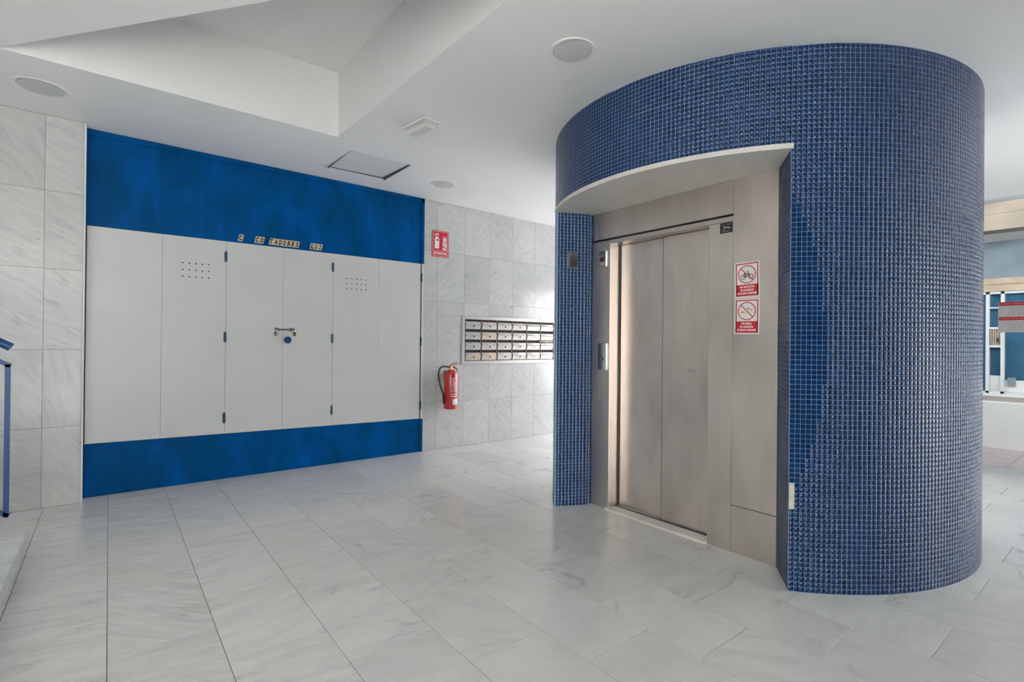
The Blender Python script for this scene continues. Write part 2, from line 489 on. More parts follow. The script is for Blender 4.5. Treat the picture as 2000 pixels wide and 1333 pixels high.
# roof slab over everything keeps the sky out
B().box(-3.75, -5.1, 3.52, 7.5, 5.6, 3.6).make('trim_2', M['ceil'], kind='structure')
B().box(-3.6, 5.5, 2.9, 7.3, 5.6, 3.52).make('trim_3', M['ceil'], kind='structure')
B().box(-3.6, -5.1, 2.72, 7.3, -5.0, 3.52).make('trim_4', M['ceil'], kind='structure')
B().box(7.22, -5.0, 2.80, 7.3, 5.5, 3.52).make('trim_5', M['ceil'], kind='structure')

# ceiling hatch
hm = Matrix.Translation((0, 0, 0))
ht = thing('ceiling_hatch', 'square white access hatch in the ceiling standing slightly ajar', 'hatch', (HX0, HY0, zc(HX0, HY0)))
bb = B(); L1, L2 = HX1 - HX0, HY1 - HY0; dz = L2 * .025
for (a, b, c, d, e_) in ((0, L2 - .008, L1, L2, L2), (L1 - .008, 0, L1, L2, 0), (0, 0, .004, L2, 0), (0, 0, L1, .004, 0)):
    bb.box(a, b, .001 + .025 * e_, c, d, .06)
bb.make('frame', M['div'], ht)
B().box(0, 0, .12, L1, L2, .13).make('shaft_void', M['black'], ht)
bb = B(); p = [(.0045, .0045), (L1 - .022, .0045), (L1 - .022, L2 - .020), (.0045, L2 - .020)]
zz = [-.001, .004, .008, .002]
V = [(x, y, z + y * .025) for (x, y), z in zip(p, zz)] + [(x, y, z + y * .025 + .012) for (x, y), z in zip(p, zz)]
bb.put(V, [(3, 2, 1, 0), (4, 5, 6, 7), (0, 1, 5, 4), (1, 2, 6, 5), (2, 3, 7, 6), (3, 0, 4, 7)])
bb.make('hatch_panel', simple('greyish hatch panel', (.74, .745, .75), .4), ht)

# recessed round lamps
for (x, y, r, lab) in ((-.372, 4.615, .148, 'round recessed ceiling lamp above the left marble wall'),
                       (1.965, 1.985, .127, 'round recessed ceiling lamp nearest the mosaic lift shaft, right of the recess'),
                       (2.738, 4.66, .128, 'small-looking round recessed ceiling lamp by the back wall beyond the hatch')):
    t = thing('ceiling_lamp', lab, 'ceiling lamp', (x, y, zc(x, y)), 'round recessed ceiling lamps')
    bb = B(); bb.lathe([(r * .80, .0), (r * .82, -.006), (r * .97, -.007), (r, -.002), (r, .004)], 40)
    bb.make('trim_ring', M['whitet'], t, smooth=True)
    B().lathe([(r * .80, -.0065), (r * .5, -.010), (r * .02, -.011)], 40).make('lens', M['grille'], t, smooth=True)

# emergency light
t = thing('emergency_light', 'rectangular white emergency light fixed to the ceiling beside the recess', 'emergency light', (1.82, 3.44, zc(1.82, 3.44)))
t.rotation_euler = (math.radians(1.4), 0, math.radians(6))
bb = B().box(-.070, -.155, -.016, .070, .155, .0, .004); bb.make('base', M['whitet'], t)
bb = B().box(-.058, -.142, -.030, .058, .142, -.0165, .003); bb.make('housing', M['white'], t)
V = [(-.05, -.132, -.0305), (.05, -.132, -.0305), (.05, .132, -.0305), (-.05, .132, -.0305), (-.036, -.112, -.056), (.036, -.112, -.056), (.036, .112, -.056), (-.036, .112, -.056)]
M['diff'] = simple('cloudy diffuser plastic', (.72, .71, .69), .25)
B().put(V, [(0, 1, 2, 3), (7, 6, 5, 4), (4, 5, 1, 0), (5, 6, 2, 1), (6, 7, 3, 2), (7, 4, 0, 3)]).make('diffuser', M['diff'], t)

# ------------------------------------------------------------------ mosaic shaft
CX, CY, R = 3.92, 2.09, 1.445
TL, TR_ = math.radians(144.4), math.radians(218.3)
PT = 2 * math.pi * R / 355; ZL = 2.331
shaft = thing('mosaic_elevator_shaft', 'round elevator shaft clad in small dark blue mosaic tiles', 'elevator shaft', (CX, CY, 0))
RG = R - .0013
# grout core: curved wall with opening, upper drum, jambs
bb = B(); K = 180
def arc(a, b, k): return [a + (b - a) * i / k for i in range(k + 1)]
an = arc(TR_, TL + 2 * math.pi, K)
V = []; F = []
for a in an:
    x, y = math.cos(a), math.sin(a)
    V += [(RG * x, RG * y, 0), (RG * x, RG * y, ZL), ((R - .014) * x, (R - .014) * y, ZL), ((R - .014) * x, (R - .014) * y, 0)]
for i in range(K):
    for j in range(4):
        k2 = (j + 1) % 4; F.append((i * 4 + j, (i + 1) * 4 + j, (i + 1) * 4 + k2, i * 4 + k2))
F.append((0, 1, 2, 3)); F.append(tuple(K * 4 + j for j in (3, 2, 1, 0)))
bb.put(V, F)
V = []; F = []; K2 = 240
for i in range(K2):
    a = 2 * math.pi * i / K2; x, y = math.cos(a), math.sin(a); zt = zc(CX + RG * x, CY + RG * y) - .001
    V += [(RG * x, RG * y, ZL), (RG * x, RG * y, zt), ((R - .014) * x, (R - .014) * y, zt), ((R - .014) * x, (R - .014) * y, ZL)]
for i in range(K2):
    i2 = (i + 1) % K2
    for j in range(4):
        k2 = (j + 1) % 4; F.append((i * 4 + j, i2 * 4 + j, i2 * 4 + k2, i * 4 + k2))
bb.put(V, F)
# jambs (plan points relative to the centre)
JL = [(2.7465, 2.9305), (2.975, 2.812), (3.04, 2.815)]
JR = [(3.022, 1.361), (2.787, 1.1955)]
def seg_wall(p, q, th, z0, z1):
    p = Vector(p); q = Vector(q); d = (q - p).normalized(); nn = Vector((-d.y, d.x))
    a = [p, q, q + nn * th, p + nn * th]
    bb.prism([(v.x - CX, v.y - CY) for v in a], z0, z1)
for p, q in zip(JL, JL[1:]):
    d = (Vector(q) - Vector(p)).normalized(); nn = Vector((-d.y, d.x))
    pp, qq = Vector(p) + nn * .0013, Vector(q) + nn * .0013
    seg_wall(pp, qq, .010, 0, 2.304)
d = (Vector(JR[1]) - Vector(JR[0])).normalized(); nn = Vector((-d.y, d.x))
seg_wall(Vector(JR[0]) + nn * .0013, Vector(JR[1]) + nn * .0013, .010, 0, 2.304)
bb.make('grout_bed', M['mgrout'], shaft)
B().box(-.05, -.01, 0, .01, .01, .01)

# tile template: 8 vertices, chamfered top
hs = PT / 2 - .0008; ch = .0009
TV = [(-hs, -hs, -.0013), (hs, -hs, -.0013), (hs, hs, -.0013), (-hs, hs, -.0013), (-hs + ch, -hs + ch, 0), (hs - ch, -hs + ch, 0), (hs - ch, hs - ch, 0), (-hs + ch, hs - ch, 0)]
TF = [(4, 5, 6, 7), (0, 1, 5, 4), (1, 2, 6, 5), (2, 3, 7, 6), (3, 0, 4, 7)]
tile_me = mesh('mosaic_tile', TV, TF, M['mosaic'])
places = []          # (matrix, score)
def sheet(i, j):     # slow tilt common to a stuck-on sheet of tiles, so reflections ripple as in the photo
    h = random.Random(((i + 5) // 13) * 977 + (j // 13) * 131); return h.uniform(-.006, .006), h.uniform(-.006, .006), h.uniform(-.0004, .0004), h.uniform(-.0005, .0005)
def place(pos, nrm, i, j, sy=1.):
    nrm = Vector(nrm).normalized(); up = Vector((0, 0, 1)); xa = up.cross(nrm)
    t1, t2, o1, o2 = sheet(i, j); t1 += rnd.gauss(0, .0022); t2 += rnd.gauss(0, .0022)
    m = Matrix((xa, up, nrm)).transposed().to_4x4(); m.translation = Vector(pos)
    m = m @ Matrix.Rotation(t1, 4, 'X') @ Matrix.Rotation(t2, 4, 'Y') @ Matrix.Translation((o1 + rnd.uniform(-.0002, .0002), o2 + rnd.uniform(-.0002, .0002), 0))
    if sy != 1: m = m @ Matrix.Diagonal((1, sy, 1, 1))
    wp = Vector(pos) + Vector((CX, CY, 0)) - Vector((0, 0, CAMH))
    facing = -(wp.normalized().dot(nrm))
    dist = wp.length
    score = (max(facing, 0) ** .5) / dist if inview(wp.x, wp.y, wp.z + CAMH, 1.02) and facing > 0 else 0
    places.append((score, m))
a0 = TR_ + PT / 2 / R + .0008
ncol = 355
for i in range(ncol):
    a = a0 + i * 2 * math.pi / ncol
    am = a % (2 * math.pi)
    ca, sa = math.cos(a), math.sin(a)
    top = zc(CX + R * ca, CY + R * sa)
    open_ = TL - .004 < am < TR_ - .001
    nr = int((top - .004) / PT)
    for j in range(nr):
        z = (j + .5) * PT + .002
        if open_ and z - PT / 2 < ZL:
            rem = z + PT / 2 - ZL
            if .004 < rem < PT: place((R * ca, R * sa, ZL + rem / 2), (ca, sa, 0), i, j, rem / PT)
            continue
        if i == 0 and .425 < z < .565: continue       # tiles missing beside the opening
        place((R * ca, R * sa, z), (ca, sa, 0), i, j)
    lft = top - .003 - nr * PT - .002
    if lft > .004: place((R * ca, R * sa, nr * PT + .002 + lft / 2), (ca, sa, 0), i, nr, lft / PT)
for (p, q, n0) in ((JL[0], JL[1], 400), (JL[1], JL[2], 430), (JR[0], JR[1], 460)):
    p = Vector(p); q = Vector(q); L = (q - p).length; d = (q - p) / L; nn = Vector((d.y, -d.x))
    nc = max(1, int((L - .002) / PT)); stp = L / nc
    for i in range(nc):
        c = p + d * (i + .5) * stp
        for j in range(int(2.304 / PT)):
            place((c.x - CX, c.y - CY, (j + .5) * PT + .002), (nn.x, nn.y, 0), n0 + i, j)
places.sort(key=lambda t: -t[0])
for sc_, m in places[:300]:
    link('mosaic_tile', tile_me, shaft, mat4=m)
TVn = np.array(TV); Ms = np.array([np.array(m) for _, m in places[300:]])
Vn = (np.einsum('nij,kj->nki', Ms[:, :3, :3], TVn) + Ms[:, None, :3, 3]).reshape(-1, 3)
Fn = (np.array([list(f) for f in TF])[None] + (np.arange(len(Ms)) * 8)[:, None, None]).reshape(-1, 4)
me = bpy.data.meshes.new('mosaic_tiles')
me.vertices.add(len(Vn)); me.vertices.foreach_set('co', Vn.astype(np.float32).ravel())
me.loops.add(len(Fn) * 4); me.loops.foreach_set('vertex_index', Fn.astype(np.int32).ravel())
me.polygons.add(len(Fn)); me.polygons.foreach_set('loop_start', np.arange(0, len(Fn) * 4, 4, dtype=np.int32))
me.update(calc_edges=True); me.materials.append(M['mosaic'])
link('mosaic_tiles', me, shaft, kind='stuff')
# bare mortar where tiles are missing
a1 = TR_ + .0005; a2 = TR_ + PT / R
q = [((R - .004) * math.cos(a), (R - .004) * math.sin(a)) for a in (a1, a2)] + [((R + .0004) * math.cos(a), (R + .0004) * math.sin(a)) for a in (a2, a1)]
B().prism(q, .428, .562).make('bare_mortar_patch', M['cream'], shaft, label='cream mortar showing where mosaic tiles are missing')
# lintel slab
q = [((R + .014) * math.cos(a), (R + .014) * math.sin(a)) for a in arc(TL - .012, TR_ + .004, 40)]
q += [(3.10 - CX, 1.30 - CY), (3.10 - CX, 2.87 - CY)]
bb = B(); bb.prism(q, 2.304, ZL); bb.make('lintel_slab', M['lintelm'], shaft, label='pale marble slab over the elevator doorway', color=.5)

# ------------------------------------------------------------------ elevator front
XF = 3.03
el = thing('elevator_front', 'brushed stainless steel elevator entrance with two sliding door leaves', 'elevator', (XF, 2.1, 0))
def eb(name, mat, y0, y1, z0, z1, x0=0., x1=.03, bev=.0015, **kw):
    return B().box(x0, y0 - 2.1, z0, x1, y1 - 2.1, z1, bev).make(name, M[mat], el, **kw)
eb('left_jamb', 'steel', 2.628, 2.812, .006, 2.072, 0, .125)
eb('right_jamb', 'steel', 1.643, 1.803, .0, 2.048, 0, .125)
eb('side_panel', 'steel', 1.366, 1.641, .291, 2.303)
eb('side_panel', 'steel', 1.366, 1.641, .0, .287)
eb('header_panel', 'steelh', 1.643, 2.812, 2.094, 2.303)
eb('head_trim', 'steelh', 1.643, 2.812, 2.050, 2.080, .001, .13)
eb('shadow_gap', 'black', 1.36, 2.83, 0.02, 2.30, .13, .14, 0)
eb('shadow_gap', 'black', 1.643, 2.812, 2.078, 2.096, .014, .03, 0)
dl = eb('door_leaf', 'steeld', 2.20, 2.75, .022, 2.048, .112, .128)
dr = eb('door_leaf', 'steeld', 1.70, 2.214, .022, 2.048, .092, .110)
eb('door_gap_strip', 'dark', 2.612, 2.6275, .022, 2.048, .108, .124, 0)  # dark strip standing in for the shaded gap beside the leaf
B().box(.0905, 2.2127 - 2.1, .022, .111, 2.2148 - 2.1, 2.048).make('leaf_edge', M['dark'], dr)  # dark strip added so the seam between the leaves reads as shaded
B().box(.088, 1.8035 - 2.1, .022, .0915, 1.806 - 2.1, 2.048).make('leaf_gap', M['dark'], dr)
# scuff mark on the right leaf
M['scuff'] = simple('dark scuff', (.10, .085, .08), .6, .5, var=.5, scale=80)
bb = B()
for i in range(9):
    y = 1.87 - 2.1 + rnd.uniform(-.01, .09); z = 1.093 + rnd.uniform(-.008, .012)
    bb.put([(.0915, y, z), (.0915, y + rnd.uniform(.04, .12), z + rnd.uniform(.0, .006)), (.0915, y + .05, z + .0018)], [(0, 1, 2)])
bb.make('scuff_mark', M['scuff'], dr)
B().box(-.03, 1.80 - 2.1, -.002, .125, 2.64 - 2.1, .018, .002).make('threshold', M['lintelm'], el, color=.5)
B().box(.070, 1.80 - 2.1, .012, .092, 2.64 - 2.1, .0195).make('door_track', M['dark'], el)

# indicator
t = thing('floor_indicator', 'narrow chrome floor indicator with dark red display on the left jamb', 'indicator', mat4=frame_lift(XF, 2.70, 1.94))
B().rect(-.033, -.06, .033, .06, 0, .012).make('housing', M['chrome'], t)
B().rect(-.024, -.022, .018, .014, .0122, .0135).make('display', M['red7'], t)
B().rect(-.026, -.054, .026, -.024, .0122, .013).make('face_plate', M['aluf'], t)
# call station
t = thing('call_button_plate', 'tall chrome call button plate on the left jamb', 'call button', mat4=frame_lift(XF - .0012, 2.693, 1.178))
B().box(-.042, -.103, .0, .042, .103, .010, .002).make('plate', M['chrome'], t)
B().box(-.042, -.1, .0102, -.022, .1, .0125, .001).make('side_strip', M['dark'], t)
bb = B(); bb.ring(-.004, -.02, .009, .015, .0102, .014, 20); bb.make('button_ring', M['dark'], t)
B().disc(-.004, -.02, .0085, .0102, .017, 16).make('button', M['alu'], t)
# key switch plate on the tiled jamb
p = Vector((2.762, 2.92, 0)); q = Vector((2.975, 2.812, 0)); d = (q - p).normalized(); nn = Vector((d.y, -d.x, 0))
c = Vector((2.866, 2.879, 1.932)); c = p + d * (c - p).dot(d) + Vector((0, 0, 1.932))
m = Matrix((d, Vector((0, 0, 1)), nn)).transposed().to_4x4(); m.translation = c + nn * .001
t = thing('key_switch', 'small framed key switch plate on the tiled left jamb', 'switch', mat4=m)
bb = B(); bb.rect(-.040, -.065, .040, .065, 0, .008); bb.make('frame', M['alu'], t)
B().rect(-.028, -.055, .036, .055, .0082, .0095).make('face_plate', M['chrome'], t)
bb = B(); bb.ring(.0, -.002, .008, .013, .0096, .012, 20); bb.make('key_cylinder', M['dark'], t)
# black maker's plate
t = thing('inspection_plate', 'small black plate with white lettering at top of the right jamb', 'plate', mat4=frame_lift(XF, 1.685, 2.012))
B().rect(-.042, -.032, .041, .032, 0, .0015).make('plate', M['ink'], t)
M['gprint'] = simple('grey print', (.35, .35, .37), .5)
bb = B()
text_into(bb, 'Orona', .018, .002, .003, .0016, width=.034, bold=.0004)
bb.make('lettering', M['paper'], t)
bb = B()
for (a, b_, v, hh) in ((-.034, -.012, .018, .003), (.004, .034, .020, .003), (-.036, -.010, -.014, .003), (.014, .034, -.006, .004), (-.02, .02, -.022, .003)):
    bb.rect(a, v - hh / 2, b_, v + hh / 2, .0016, .0020)
bb.ring(.0, .002, .018, .020, .0016, .0020, 16, math.radians(120), math.radians(240))
bb.make('small_print', M['gprint'], t)


# prohibition signs
def prohib(z, kind, label, lines, y=1.5505, tilt=0.):
    t = thing('prohibition_sign', label, 'sign', mat4=frame_lift(XF, y, z) @ Matrix.Rotation(tilt, 4, 'Z'))
    hw, hh = .0775, .108
    B().rect(-hw, -hh, hw, hh, 0, .0012).make('sticker', M['paper'], t)
    bb = B(); e = .0085; w_ = .006
    n0, n1 = .0013, .0018
    bb.rect(-hw + e, -hh + e, -hw + e + w_, hh - e, n0, n1); bb.rect(hw - e - w_, -hh + e, hw - e, hh - e, n0, n1)
    bb.rect(-hw + e, hh - e - w_, hw - e, hh - e, n0, n1); bb.rect(-hw + e, -hh + e, hw - e, -hh + .078, n0, n1)
    bb.make('red_border', M['red'], t)
    cv = .032
    bb = B()
    if kind == 'bike':
        for uu in (-.023, .023): bb.ring(uu, cv - .015, .0120, .0158, n0, n1, 20)
        P = [(-.023, cv - .015), (-.012, cv + .004), (.012, cv + .004), (.023, cv - .015), (-.003, cv - .016)]
        for a, b_ in ((0, 1), (1, 2), (2, 3), (1, 4), (4, 0), (4, 2)): bb.seg(P[a], P[b_], .0038, n0, n1)
        bb.seg((.012, cv + .004), (.009, cv + .018), .0038, n0, n1); bb.seg((.009, cv + .018), (-.001, cv + .019), .0032, n0, n1)
        bb.seg((-.017, cv + .006), (-.008, cv + .006), .004, n0, n1)
        bb.make('bicycle_pictogram', M['ink'], t)
    else:
        bb.seg((.004, cv + .012), (.009, cv + .022), .003, n0, n1); bb.seg((.004, cv + .012), (.030, cv + .008), .003, n0, n1)
        bb.seg((.030, cv + .008), (.034, cv + .001), .003, n0, n1); bb.seg((.0, cv + .014), (.006, cv + .01), .003, n0, n1)
        bb.make('smoke_pictogram', M['ink'], t)
        B().rect(-.038, cv - .011, -.014, cv - .002, n0, n1).make('cigarette_filter', M['orange'], t)
        bb = B(); bb.rect(-.014, cv - .011, .036, cv - .002, n0, n1); bb.make('cigarette', simple('cigarette print', (.75, .68, .50), .5), t)
    bb = B(); bb.ring(0, cv, .050, .055, n1 + .0001, n1 + .0006, 40)
    bb.seg((-.037, cv + .037), (.037, cv - .037), .005, n1 + .0001, n1 + .0006)
    bb.make('prohibition_ring', M['red'], t)
    bb = B()
    for i, (s, wd) in enumerate(lines): text_into(bb, s, .0165, 0, -.044 - i * .0195, n1 + .0001, width=wd, bold=.0007)
    bb.make('lettering', M['paper'], t)


prohib(1.675, 'bike', 'red and white no bicycles sign with crossed bicycle', [('NO BICICLETAS', .090), ('EN ASCENSOR', .082), ('NI ZONAS COMUNES', .118)], tilt=.02)
prohib(1.452, 'smoke', 'red and white no smoking sign with crossed cigarette, below the bicycle sign', [('NO FUMAR', .062), ('EN ASCENSOR', .082), ('NI ZONAS COMUNES', .118)], tilt=-.012)

# ------------------------------------------------------------------ meter cupboard
cb = thing('meter_cupboard', 'wide built-in electricity meter cupboard with white doors in blue surround', 'cupboard', (0, 5.334, 0))
def plate(name, poly, d0, d1, mat, parent=cb, **kw):
    return B().prism(poly, d0, d1).make(name, M[mat], parent, mat4=frame_wall(0, 0, 0), **kw)
X0, X1 = -.154, 2.880
zb = lambda x: .43 - (x - X0) / (X1 - X0) * .047
zt_ = 2.190
plate('top_board', [(X0, zt_), (X1, zt_), (X1, 2.946), (X0, 2.962)], -.01, 0, 'blue')
bb = B(); bb.prism([(X0, 2.918), (X1, 2.903), (X1, 2.947), (X0, 2.963)], 0, .012); bb.prism([(X1 - .034, zt_), (X1, zt_), (X1, 2.946), (X1 - .034, 2.946)], 0, .012)
bb.make('edge_moulding', M['blue'], cb, mat4=frame_wall(0, 0, 0))
plate('plinth_board', [(X0, 0.002), (X1, .0), (X1, zb(X1) - .001), (X0, zb(X0) - .001)], -.01, .0, 'blue')
plate('plinth_edge', [(X1 - .034, 0), (X1, .0), (X1, zb(X1) - .001), (X1 - .034, zb(X1) - .001)], .0003, .012, 'blue')
plate('stile', [(X1 - .026, zb(X1)), (X1, zb(X1)), (X1, zt_ - .001), (X1 - .026, zt_ - .001)], -.01, .010, 'white')
plate('inner_frame', [(X0 - .002, zb(X0)), (X1, zb(X1)), (X1, zt_), (X0 - .002, zt_)], -.011, -.0102, 'dark')
dx = [-.150, .354, .843, 1.338, 1.825, 2.330, 2.842]
gaps = [0.007, .0022, .0022, .0022, .0022, .0022, .008]
doors = []
for i in range(6):
    a, b = dx[i] + gaps[i] / 2, dx[i + 1] - gaps[i + 1] / 2
    bb = B(); bb.prism([(a, zb(a) + .003), (b, zb(b) + .003), (b, zt_ - .003), (a, zt_ - .003)], -.008, .006 + (.001 if i in (2, 4) else 0))
    doors.append(bb.make('door', M['white'], cb, mat4=frame_wall(0, 0, 0)))
for (k_, u0, v1, u1, v0) in ((1, .504, 1.956, .702, 1.836), (4, 1.97, 1.942, 2.178, 1.835)):
    bb = B()
    for i in range(5):
        for j in range(3): bb.disc(u0 + (u1 - u0) * i / 4, v0 + (v1 - v0) * j / 2, .0065, .0073, .0078, 8)
    bb.make('vent_holes', M['black'], doors[k_])
for xh, k_ in ((-.158, 0), (.838, 1), (1.822, 3), (2.852, 5)):
    for z in (2.045, 1.305, .562):
        if k_ == 5: z -= .02
        bb = B(); bb.tube([(xh, z - .05, .010), (xh, z + .05, .010)], .0075, 8); bb.rect(xh - .012, z - .04, xh + .012, z + .04, .006, .009)
        bb.make('hinge', M['navy'], doors[k_])
# hasp and knob
bb = B(); bb.rect(1.262, 1.378, 1.445, 1.392, .016, .020); bb.rect(1.262, 1.368, 1.30, 1.402, .0073, .011); bb.rect(1.40, 1.368, 1.445, 1.402, .0073, .011)
for u in (1.268, 1.44): bb.tube([(u - .008, 1.385, .012), (u - .008, 1.385, .034), (u + .008, 1.385, .034), (u + .008, 1.385, .012)], .003, 6)
bb.make('hasp', M['div'], cb, mat4=frame_wall(0, 0, 0))
bb = B(); bb.lathe([(.020, 0), (.020, .014), (.032, .018), (.033, .034), (.026, .042), (.002, .044)], 24)
kn = bb.make('lock_knob', M['bluerail'], cb, smooth=True, mat4=frame_wall(1.378, 0, 1.284) @ Matrix.Translation((0, 0, .0065)))
plate('rose', [(1.378 + .036 * math.cos(a), 1.284 + .036 * math.sin(a)) for a in [i * math.pi / 8 for i in range(16)]], .0065, .009, 'aluf')


def padlock(u, v, mat, lab):
    t = thing('padlock', lab, 'padlock', mat4=frame_wall(u, 5.334, v))
    B().box(-.017, -.058, .022, .017, -.016, .036, .003).make('lock_body', M[mat], t)
    bb = B(); pts = [(.011 * math.cos(a), -.006 + .011 * math.sin(a), .029) for a in arc(math.pi, 0, 10)]
    bb.tube([(-.011, -.018, .029)] + pts + [(.011, -.018, .029)], .003, 8).make('shackle', M['chrome'], t, smooth=True)


padlock(1.268, 1.382, 'alu', 'small grey padlock at the left end of the hasp')
padlock(1.440, 1.382, 'brass', 'small brass padlock at the right end of the hasp')

# letter stickers
letters = [('C', .961, 'first letter tile with a C, standing alone at the left'), ('C', 1.101, 'letter tile with a C, second C from the left'), ('O', 1.141, 'letter tile with an O, right after the second C'),
           ('T', 1.227, 'letter tile with a T'), ('A', 1.2665, 'letter tile with an A'), ('D', 1.306, 'letter tile with a D'), ('O', 1.3455, 'letter tile with an O between D and R'),
           ('R', 1.385, 'letter tile with an R'), ('E', 1.4245, 'letter tile with an E'), ('S', 1.464, 'letter tile with an S'), ('L', 1.610, 'letter tile with an L'), ('U', 1.650, 'letter tile with a U'), ('Z', 1.690, 'last letter tile with a Z, at the right end')]
for ch_, u, lab in letters:
    t = thing('letter_sticker', 'beige ' + lab + ' above the cupboard doors', 'letter', mat4=frame_wall(u, 5.3335, 2.2375), group='letter tiles above the cupboard')
    B().prism([(-.0265, -.032), (.0125, -.032), (.0265, .032), (-.0125, .032)], 0, .002).make('tile', M['letterb'], t)
    bb = B(); text_into(bb, ch_, .062, 0, 0, .0021, width=.029, shear=.25, bold=.0030); bb.make('letter', M['ink'], t)

# ------------------------------------------------------------------ letter boxes
t = thing('letterbox_surround', 'pale frame and dark dividers around the bank of mailboxes', 'frame', mat4=frame_wall(0, 5.334, 0))
u0, v0, u1, v1 = MB
fr = .040
bb = B(); bb.rect(u0, v0, u1, v0 + fr, -.02, .012); bb.rect(u0, v1 - fr, u1, v1, -.02, .012)
bb.rect(u0, v0 + fr, u0 + fr, v1 - fr, -.02, .012); bb.rect(u1 - fr + .006, v0 + fr, u1, v1 - fr, -.02, .012)
bb.make('outer_frame', M['aluf'], t)
B().rect(u0 + fr, v0 + fr, u1 - fr, v1 - fr, -.0105, -.0095).make('back_plate', simple('brown shadowed recess', (.018, .012, .009), .8), t)  # near-black colour carries the shade in the gaps between mailboxes
cw = (4.945 - 3.455) / 6; rh = (1.565 - 1.046) / 4
for i in range(1, 6):
    u = 3.455 + i * cw
    B().rect(u - .004, v0 + fr, u + .004, v1 - fr, -.02, .004).make('divider', M['div'], t)
rown = ['top row', 'second row', 'third row', 'bottom row']; coln = ['leftmost', 'second from the left', 'third from the left', 'fourth from the left', 'fifth from the left', 'sixth from the left, beside the mosaic shaft']
M['name'] = simple('name plate', (.38, .36, .34), .4, .3, var=.15, scale=60)
M['aluw'] = simple('warm aluminium', (.52, .43, .36), .3, 1., var=.1, scale=40)
for r in range(4):
    for c in range(6):
        uc = 3.455 + (c + .5) * cw; vc = 1.565 - (r + 1) * rh + .010 + (rh - .030) / 2 - .004
        hw, hh = cw / 2 - .011, (rh - .036) / 2
        t = thing('mailbox', 'small aluminium mailbox in the %s, %s' % (rown[r], coln[c]), 'mailbox', mat4=frame_wall(uc, 5.334, vc), group='mailboxes in the back wall')
        prof = [(-hh, -.009), (-hh, .002), (-hh * .55, .008), (-hh * .1, .014), (hh * .15, .016), (hh * .35, .010), (hh * .9, .004), (hh, .002), (hh, -.009)]
        V = [(s * hw, v, n_) for s in (-1, 1) for v, n_ in prof]; k_ = len(prof)
        F = [(i, i + k_, (i + 1) % k_ + k_, (i + 1) % k_) for i in range(k_)] + [tuple(range(k_)), tuple(range(2 * k_ - 1, k_ - 1, -1))]
        B().put(V, F).make('door_flap', M['aluw'] if (r, c) in ((1, 1), (3, 0), (3, 1)) else M['alu'], t)
        V = [(-hw + .004, hh * .35, .0115), (-.004, hh * .35, .0115), (-.004, hh * .92, .005), (-hw + .004, hh * .92, .005)]
        B().put(V + [(a, b, c_ - .003) for a, b, c_ in V], [(0, 1, 2, 3), (7, 6, 5, 4), (0, 4, 5, 1), (1, 5, 6, 2), (2, 6, 7, 3), (3, 7, 4, 0)]).make('name_plate', M['name'], t)
        bb = B(); bb.disc(0.008, -.008, .0085, .008, .018, 12); bb.make('lock', M['dark'], t)
        bb = B(); bb.ring(0.008, -.008, .0085, .012, .008, .0172, 14); bb.make('lock_ring', M['chrome'], t)
t = thing('leaflet', 'folded paper leaflet sticking out between the mailboxes at the right', 'paper', mat4=frame_wall(4.78, 5.322, 1.300))
B().prism([(-.12, -.003), (.0, -.012), (.13, -.008), (.15, .004), (.02, .006), (-.10, .003)], 0, .012).make('folded_sheet', M['letterb'], t)

# ------------------------------------------------------------------ extinguisher sign
t = thing('extinguisher_sign', 'red fire extinguisher sign reading EXTINTOR on the marble wall', 'sign', mat4=frame_wall(3.099, 5.332, 2.450))
hw, hh = .113, .157
B().rect(-hw, -hh, hw, hh, 0, .003).make('board', M['red'], t)
bb = B(); n0, n1 = .0031, .0038
e = .010; w_ = .0035
bb.rect(-hw + e, -hh + e, -hw + e + w_, hh - e, n0, n1); bb.rect(hw - e - w_, -hh + e, hw - e, hh - e, n0, n1); bb.rect(-hw + e, hh - e - w_, hw - e, hh - e, n0, n1); bb.rect(-hw + e, -hh + e, hw - e, -hh + e + w_, n0, n1)
bb.rect(-hw + e, -.085, hw - e, -.081, n0, n1)
bb.make('border_line', M['paper'], t)
bb = B(); bb.prism([(-.078, -.058), (-.018, -.058), (-.018, .058), (-.026, .074), (-.036, .080), (-.060, .080), (-.070, .074), (-.078, .058)], n0, n1)
bb.ring(-.050, .088, .026, .036, n0, n1, 12, math.radians(20), math.radians(180)); bb.seg((-.060, .08), (-.030, .125), .010, n0, n1); bb.rect(-.055, .078, -.040, .11, n0, n1)
bb.make('extinguisher_pictogram', M['paper'], t)
B().rect(-.058, .034, -.026, .052, n1, n1 + .0004).make('pictogram_label', M['red'], t)
bb = B()
bb.prism([(.030, -.068), (.082, -.068), (.086, -.045), (.060, -.052), (.035, -.035)], n0, n1)
for (a, b_, c_, d_) in ((.030, -.018, .084, -.040), (.026, .004, .086, -.022), (.034, .030, .086, .002), (.030, .055, .082, .030), (.034, .085, .070, .050)):
    bb.prism([(a, b_), (c_, d_ - .004), (c_ + .002, d_ + .014), ((a + c_) / 2, (b_ + d_) / 2 + .012), (a + .004, b_ + .018)], n0, n1)
bb.prism([(.066, .06), (.084, .04), (.080, .085), (.072, .1)], n0, n1)
bb.make('flame_pictogram', M['paper'], t)
bb = B(); text_into(bb, 'EXTINTOR', .040, 0, -.114, n0, width=.175, bold=.0012); bb.make('lettering', M['paper'], t)

